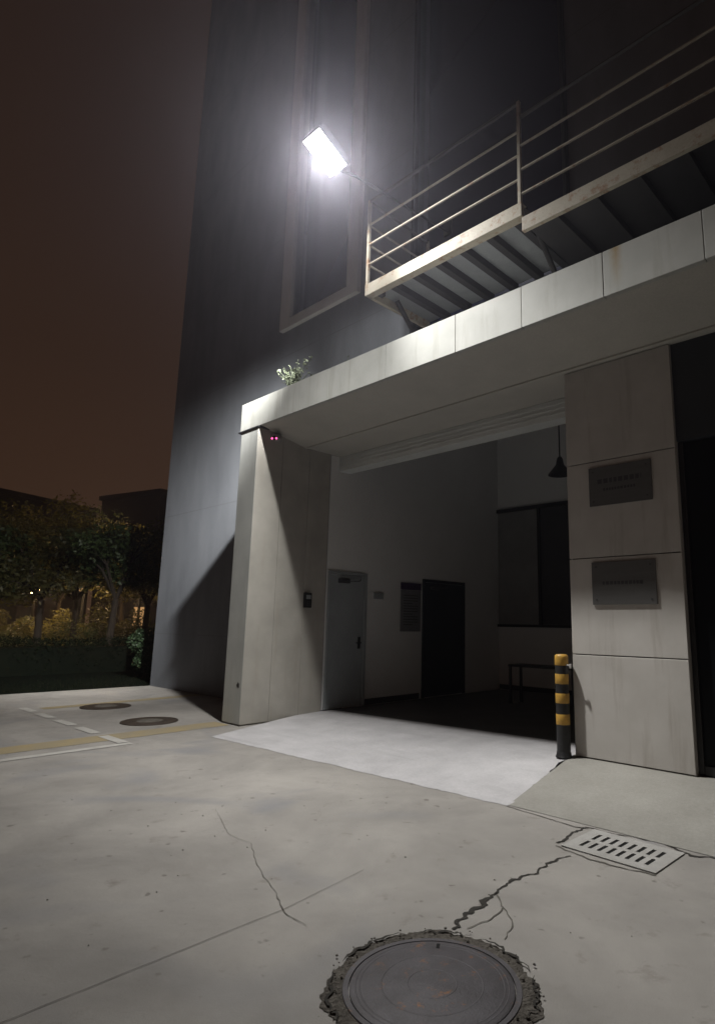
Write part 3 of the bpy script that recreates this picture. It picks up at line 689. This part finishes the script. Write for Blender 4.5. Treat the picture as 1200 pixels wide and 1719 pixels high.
def manhole(x, y, r, label, mat, collar, seed, pattern=True):
    p = empty('manhole_cover', (x, y, 0), label=label, cat='manhole cover', group='round manhole covers in the concrete')
    g = MB(); g.lathe([(0, .014), (r * .97, .014), (r, .010), (r, .002)], n=72); o = g.build('cover', mat, p, True)
    g = MB()
    if pattern:
        for rr in (.93, .88, .62, .30):
            w_ = .0035
            g.lathe([(r * rr - w_, .0141), (r * rr - w_ * .5, .0150), (r * rr + w_ * .5, .0150), (r * rr + w_, .0141)], n=72)
        g.build('raised_pattern', mat, o)
        for a in (2.2, 5.3): g = MB(); g.box(-.02, .02, -.008, .008, .0142, .0152, 0, m=Matrix.Translation((r * .86 * math.cos(a), r * .86 * math.sin(a), 0)) @ Matrix.Rotation(a, 4, 'Z')); g.build('lifting_slot', M['void'], o)
    if not pattern:
        g = MB(); g.lathe([(0, .0165), (r * .48, .0165), (r * .5, .0145)], n=40); g.build('centre_plate', M['mortar'], o)
    g = MB(); g.lathe([(r + .004, .002), (r + .005, .011), (r + .028, .011), (r + .032, .002)], n=72); g.build('frame', M['iron2'] if not collar else mat, p, True)
    if collar:
        g = MB(); jag_ring(g, r + .030, r + .100, .006, .0035, 190, seed, amp=.20); g.build('broken_collar', M['mortar'], p)
        # dark open gap on the rim of the collar
        g = MB(); rnd = random.Random(seed + 1)
        for a0, a1 in ((.2, .9), (1.0, 1.75), (1.85, 2.5), (2.6, 3.5), (-.7, .1), (3.7, 4.5), (-1.6, -.9)):
            pts = []
            for i in range(14):
                a = lerp(a0, a1, i / 13); rr = r + .088 + rnd.uniform(-.016, .016); pts.append((rr * math.cos(a), rr * math.sin(a)))
            strip_mesh(g, wob_strip(pts, [.003 + .014 * math.sin(PI * i / 13) for i in range(14)], z=.012, jit=.4, wj=.7, step=.015, seed=seed + int(a0 * 10)))
        g.build('rim_crack', M['crack'], p)
        g = MB(); rnd = random.Random(seed + 2)
        for i in range(70):
            a = rnd.uniform(0, 2 * PI); rr = r + rnd.uniform(.035, .14); s = rnd.uniform(.003, .010)
            bmesh.ops.create_icosphere(g.b, subdivisions=1, radius=s, matrix=Matrix.Translation((rr * math.cos(a), rr * math.sin(a), .012)) @ Matrix.Diagonal((1, rnd.uniform(.6, 1), .6, 1)))
        tag(g.build('rubble', M['mortar'], p), kind='stuff')
manhole(-1.860, 2.135, .345, 'large dark iron manhole cover with a crumbling rim in the foreground', M['iron'], True, 21, True)
manhole(-9.32, 4.22, .37, 'dark manhole cover between the yellow line and the dashed line', M['iron2'], False, 3, False)
manhole(-11.37, 4.36, .37, 'farthest manhole cover, near the lawn edge by the tower', M['iron2'], False, 4, False)

dg = empty('drain_grate', (-1.955, 4.19, 0), rz=math.radians(-1.5), label='pale rectangular drain grate with two rows of slots by a crack', cat='drain grate')
gw, gd = .33, .235
def slab_holes(xs, ys, holes, z0, z1):
    g = MB(); V = {}
    def v(x, y, z):
        k = (round(x, 5), round(y, 5), z)
        if k not in V: V[k] = g.b.verts.new(k)
        return V[k]
    def solid(i, j):
        if i < 0 or j < 0 or i >= len(xs) - 1 or j >= len(ys) - 1: return False
        cx, cy = (xs[i] + xs[i + 1]) / 2, (ys[j] + ys[j + 1]) / 2
        return not any(a < cx < b and c < cy < d for a, b, c, d in holes)
    for i in range(len(xs) - 1):
        for j in range(len(ys) - 1):
            if not solid(i, j): continue
            a, b, c, d = xs[i], xs[i + 1], ys[j], ys[j + 1]
            g.b.faces.new((v(a, c, z1), v(b, c, z1), v(b, d, z1), v(a, d, z1)))
            for ok, q in ((solid(i - 1, j), ((a, c), (a, d))), (solid(i + 1, j), ((b, d), (b, c))), (solid(i, j - 1), ((b, c), (a, c))), (solid(i, j + 1), ((a, d), (b, d)))):
                if not ok: g.b.faces.new((v(*q[0], z1), v(*q[1], z1), v(*q[1], z0), v(*q[0], z0)))
    return g
hs = []; xset = {-gw, gw}; yset = {-gd, gd}
for r_ in (-1, 1):
    for i in range(8):
        cx_ = (i - 3.5) * .066; hs.append((cx_ - .0135, cx_ + .0135, r_ * .085 - .062, r_ * .085 + .062))
for a, b, c, d in hs: xset |= {a, b}; yset |= {c, d}
g = slab_holes(sorted(xset), sorted(yset), hs, .0042, .009); g.build('grate', M['grate'], dg)
g = MB(); g.poly([(-gw + .002, -gd + .002, .0040), (gw - .002, -gd + .002, .0040), (gw - .002, gd - .002, .0040), (-gw + .002, gd - .002, .0040)]); g.build('shaft', M['void'], dg)

# small stones and litter on the pavement
rnd = random.Random(12); g = MB()
for i in range(60):
    x, y = rnd.uniform(-6, -.5), rnd.uniform(1.2, 4.2); s = rnd.uniform(.003, .007)
    bmesh.ops.create_icosphere(g.b, subdivisions=1, radius=s, matrix=Matrix.Translation((x, y, .003)) @ Matrix.Diagonal((1, rnd.uniform(.6, 1), .5, 1)))
tag(g.build('grit', M['mortar']), 'scattered tiny grit on the concrete pavement', 'grit', kind='stuff')

# ------------------------------------------------------------------ planting and the far side
def leaf_cloud(l, blobs, n, s0, s1, rnd):
    tot = sum(b[3] ** 2 for b in blobs)
    for bx, by, bz, br in blobs:
        for k in range(int(n * br * br / tot)):
            u = Vector((rnd.gauss(0, 1), rnd.gauss(0, 1), rnd.gauss(0, 1))).normalized()
            r = br * (rnd.random() ** .42) * rnd.uniform(.85, 1.12)
            c = Vector((bx, by, bz)) + Vector((u.x * r, u.y * r, u.z * r * .8)); s = rnd.uniform(s0, s1)
            a = Vector((rnd.gauss(0, 1), rnd.gauss(0, 1), rnd.gauss(0, .7))).normalized(); b = a.cross(Vector((rnd.gauss(0, 1), rnd.gauss(0, 1), rnd.gauss(0, 1)))).normalized()
            l.b.faces.new([l.b.verts.new(c - a * s), l.b.verts.new(c + b * s * .45), l.b.verts.new(c + a * s), l.b.verts.new(c - b * s * .45)])
def tree(name, x, y, h, cr, label, seed, mat, trunk_h=1.9, n=5200, group='trees behind the hedge'):
    rnd = random.Random(seed); p = empty(name, (x, y, 0), label=label, cat='tree', group=group)
    g = MB(); th = trunk_h * rnd.uniform(.9, 1.1); bend = Vector((rnd.uniform(-.15, .15), rnd.uniform(-.15, .15), th))
    g.tube((0, 0, -.05), bend, .13, .095, n=10); blobs = []
    for k in range(7):
        a = 2 * PI * k / 7 + rnd.uniform(-.4, .4); rr = cr * rnd.uniform(.35, .75); z = lerp(th + .5, h - .6, rnd.random())
        tip = Vector((rr * math.cos(a), rr * math.sin(a), z)); mid = bend.lerp(tip, .5) + Vector((0, 0, .2))
        g.tube(bend, mid, .06, .04, n=6); g.tube(mid, tip, .04, .015, n=6); blobs.append((*tip, cr * rnd.uniform(.38, .6)))
        for q in range(2):
            t2 = tip + Vector((rnd.uniform(-1, 1), rnd.uniform(-1, 1), rnd.uniform(-.5, .8))) * cr * .4; g.tube(mid, t2, .025, .01, n=5); blobs.append((*t2, cr * rnd.uniform(.22, .38)))
    blobs.append((0, 0, h - cr * .45, cr * .5))
    g.build('trunk', M['bark'], p)
    l = MB(); leaf_cloud(l, blobs, n, .05, .11, rnd); l.build('crown', mat, p, recalc=False)
def polar(px_dir, D): return px_dir[0] * D, px_dir[1] * D
# directions (unit, horizontal) of image columns x = 0, 60, 130, 180, 268
dirs = {0: (-.978, .207), 60: (-.969, .246), 130: (-.955, .297), 180: (-.943, .333), 268: (-.916, .400)}
def at(px, D):
    ks = sorted(dirs); px = max(-60, min(330, px))
    for a, b in zip(ks, ks[1:]):
        if px <= b or b == ks[-1]:
            t = (px - a) / (b - a); d = Vector((lerp(dirs[a][0], dirs[b][0], t), lerp(dirs[a][1], dirs[b][1], t), 0)).normalized(); return d.x * D, d.y * D
TL = [
 (-30, 27, 5.6, 2.2, 'dense dark tree at the left edge beyond the hedge', 1, 'leaf', 1.6),
 (22, 25, 4.9, 1.8, 'dark low tree left of the slim forked trunk', 2, 'leaf', 1.8),
 (93, 24, 5.0, 1.9, 'tree with the dark slim trunk against the brightest glow', 3, 'leaf2', 2.2),
 (150, 27, 5.7, 2.1, 'olive tree lit from behind in the middle of the row', 4, 'leaf2', 2.3),
 (205, 23, 4.9, 1.8, 'dark tree with bare low trunk near the tower', 5, 'leaf', 2.1),
 (262, 25, 5.0, 1.9, 'tree with yellow-lit leaves peeping past the tower edge', 6, 'leaf2', 1.9),
 (120, 34, 6.8, 2.6, 'taller tree whose dark top rises above the row', 7, 'leaf', 2.3),
 (20, 38, 7.0, 2.8, 'far broad tree rising behind the left trees', 8, 'leaf', 2.3),
 (225, 36, 6.0, 2.4, 'far tree below the flat-roofed block', 9, 'leaf2', 2.3),
]
for px, D, h, cr, lab, sd, mt, th in TL:
    x, y = at(px, D); tree('tree', x, y, h, cr, lab, sd, M[mt], th)
# low shrubs standing round the lamps
for px, D, r_, lab, sd, mt in ((8, 27.5, .9, 'dark low shrub at the left edge behind the hedge', 51, 'leaf'), (62, 28.5, .75, 'dark shrub left of the slim dark trunk', 52, 'leaf'),
                               (118, 28, .9, 'yellow-lit shrub between the slim trunk and the middle tree', 53, 'leaf2'), (182, 27, 1.0, 'dark shrub right of the brightest glow', 54, 'leaf'), (240, 26, .9, 'shrub showing just past the tower corner behind the round bush', 55, 'leaf')):
    x, y = at(px, D); sh = empty('shrub', (x, y, 0), label=lab, cat='shrub', group='shrubs behind the hedge'); rnd = random.Random(sd)
    l = MB(); leaf_cloud(l, [(0, 0, r_ * .9, r_), (r_ * .9, .6, r_ * .8, r_ * .8), (-r_ * .8, -.7, r_ * 1.0, r_ * .7), (.1, .2, r_ * 1.7, r_ * .55)], 2600, .04, .08, rnd); l.build('foliage', M[mt], sh, recalc=False)
    g = MB()
    for k in range(4): g.tube((0, 0, -.02), (rnd.uniform(-.5, .5) * r_, rnd.uniform(-.5, .5) * r_, r_ * 1.3), .025, .012, n=5)
    g.build('stem', M['bark'], sh)
# clipped hedge: leafy mass along the lawn
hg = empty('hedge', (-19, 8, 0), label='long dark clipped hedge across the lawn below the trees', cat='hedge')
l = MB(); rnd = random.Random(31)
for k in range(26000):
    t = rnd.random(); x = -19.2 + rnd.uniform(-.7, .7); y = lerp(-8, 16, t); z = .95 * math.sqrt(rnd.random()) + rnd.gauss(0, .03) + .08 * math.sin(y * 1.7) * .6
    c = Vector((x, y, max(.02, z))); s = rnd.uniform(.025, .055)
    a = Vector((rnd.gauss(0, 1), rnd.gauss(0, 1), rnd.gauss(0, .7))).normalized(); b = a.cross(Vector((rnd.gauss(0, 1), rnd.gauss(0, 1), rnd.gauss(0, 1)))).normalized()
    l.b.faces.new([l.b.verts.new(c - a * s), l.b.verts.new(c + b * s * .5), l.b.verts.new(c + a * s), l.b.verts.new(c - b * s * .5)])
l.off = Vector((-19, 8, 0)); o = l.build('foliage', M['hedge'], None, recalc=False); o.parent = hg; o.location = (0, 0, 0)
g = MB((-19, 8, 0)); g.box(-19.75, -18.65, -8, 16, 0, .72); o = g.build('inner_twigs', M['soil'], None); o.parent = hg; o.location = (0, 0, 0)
# rounded bush at the tower corner
bs = empty('round_bush', (-16.1, 7.05, 0), label='rounded green bush beside the corner of the tower', cat='bush')
l = MB(); rnd = random.Random(5); leaf_cloud(l, [(0, 0, .92, .46), (.05, .1, .45, .42)], 5200, .025, .05, rnd); l.build('foliage', noisy('bush_leaf', (.035, .065, .024), (.02, .04, .016), .6, scale=30, bump=0), bs, recalc=False)
g = MB(); g.tube((0, 0, -.02), (.02, 0, .8), .05, .03); g.build('stem', M['bark'], bs)
# grass tufts near the edge
l = MB(); rnd = random.Random(77)
for k in range(9000):
    x = -14.45 - abs(rnd.gauss(0, 1.5)); y = rnd.uniform(-3, 11)
    h = rnd.uniform(.03, .09); a = rnd.uniform(0, 2 * PI); dx, dy = .006 * math.cos(a), .006 * math.sin(a); lx, ly = rnd.gauss(0, .02), rnd.gauss(0, .02)
    l.b.faces.new([l.b.verts.new((x - dx, y - dy, .003)), l.b.verts.new((x + dx, y + dy, .003)), l.b.verts.new((x + lx, y + ly, h))])
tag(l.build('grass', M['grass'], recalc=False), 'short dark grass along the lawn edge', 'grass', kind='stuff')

# far buildings
def block(name, p, q, h, depth, label, lit=(), roofbits=True):
    p, q = Vector((*p, 0)), Vector((*q, 0)); d = (q - p); L = d.length; ang = math.atan2(d.y, d.x)
    b = empty(name, p, ang, label=label, cat='building', group='dark buildings beyond the trees')
    g = MB(); g.box(0, L, 0, depth, 0, h); g.build('wall', M['farwall'], b)
    g = MB(); g.box(-.2, L + .2, -.2, depth + .2, h + .002, h + .4); g.build('roof', M['farwall'], b)
    nf = int(h / 3.2); nw = int(L / 3.4)
    for f_ in range(nf):
        for k in range(nw):
            x = 1.2 + k * (L - 2.4) / max(1, nw - 1); z = 1.0 + f_ * 3.2
            fr = MB(); a, c = x - .75, x + .75
            fr.box(a, c, -.05, -.002, z - .08, z); fr.box(a, c, -.05, -.002, z + 1.5, z + 1.58); fr.box(a, a + .07, -.05, -.002, z + .001, z + 1.499); fr.box(c - .07, c, -.05, -.002, z + .001, z + 1.499)
            w = fr.build('window', M['farwall'], b)
            g = MB(); g.box(a + .071, c - .071, -.03, -.004, z + .001, z + 1.499); g.build('pane', M['warmlit'] if (f_, k) in lit else M['farglass'], w)
x0_, y0_ = at(-60, 62); x1_, y1_ = at(165, 70)
block('apartment_block', (x0_, y0_), (x1_, y1_), 12.3, 12, 'long dark low building behind the trees on the left', lit={(1, 2), (0, 5), (2, 4)})
x0_, y0_ = at(172, 60); x1_, y1_ = at(268, 54)
block('office_block', (x0_, y0_), (x1_, y1_), 11.9, 12, 'flat-roofed dark block next to the tower edge', lit={(1, 0), (0, 1)})

# warm street lamps behind the trees
def street_lamp(x, y, h, e, label):
    p = empty('street_lamp', (x, y, 0), label=label, cat='street lamp', group='warm street lamps behind the trees')
    g = MB(); g.tube((0, 0, 0), (0, 0, h), .07, .045); g.lathe([(0, 0), (.14, 0), (.13, .3), (.075, .34)], n=16); g.build('pole', M['black'], p)
    g = MB(); g.lathe([(.0, h + .42), (.2, h + .38), (.26, h + .33), (.05, h + .34)], n=20); g.build('cap', M['black'], p)
    g = MB(); g.lathe([(.05, h), (.13, h + .06), (.16, h + .18), (.13, h + .3), (.05, h + .33)], n=20); g.build('globe', M['lampwarm'], p)
    ld = bpy.data.lights.new('globe_light', 'POINT'); ld.energy = e; ld.color = (1, .66, .32); ld.shadow_soft_size = .22
    lo = bpy.data.objects.new('globe_light', ld); C.objects.link(lo); lo.parent = p; lo.location = (0, 0, h + .18)
for px, D, h, e_, lab in ((80, 29, 2.4, 380, 'warm globe street lamp glowing left of the slim trunk'), (158, 31, 4.5, 900, 'warm globe street lamp glowing through the middle trees'),
                          (250, 30, 3.3, 1100, 'warm globe street lamp hidden behind the tree beside the tower'), (-10, 40, 2.8, 350, 'farther globe street lamp at the left edge')):
    x, y = at(px, D); street_lamp(x, y, h, e_, lab)

# ------------------------------------------------------------------ thin even volume, added to give the floodlight its halo
HAZE = True
if HAZE:
    g = MB(); g.box(-140, 85, -80, 120, -1.0, 40); hz = g.build('halo_haze', base('halo_haze', (1, 1, 1))[0]); tag(hz, kind='stuff')
    t = hz.active_material.node_tree; t.nodes.clear(); o = t.nodes.new('ShaderNodeOutputMaterial'); v = t.nodes.new('ShaderNodeVolumePrincipled')
    v.inputs['Color'].default_value = (.86, .84, 1, 1); v.inputs['Density'].default_value = .0030; v.inputs['Anisotropy'].default_value = .85
    t.links.new(v.outputs[0], o.inputs['Volume'])
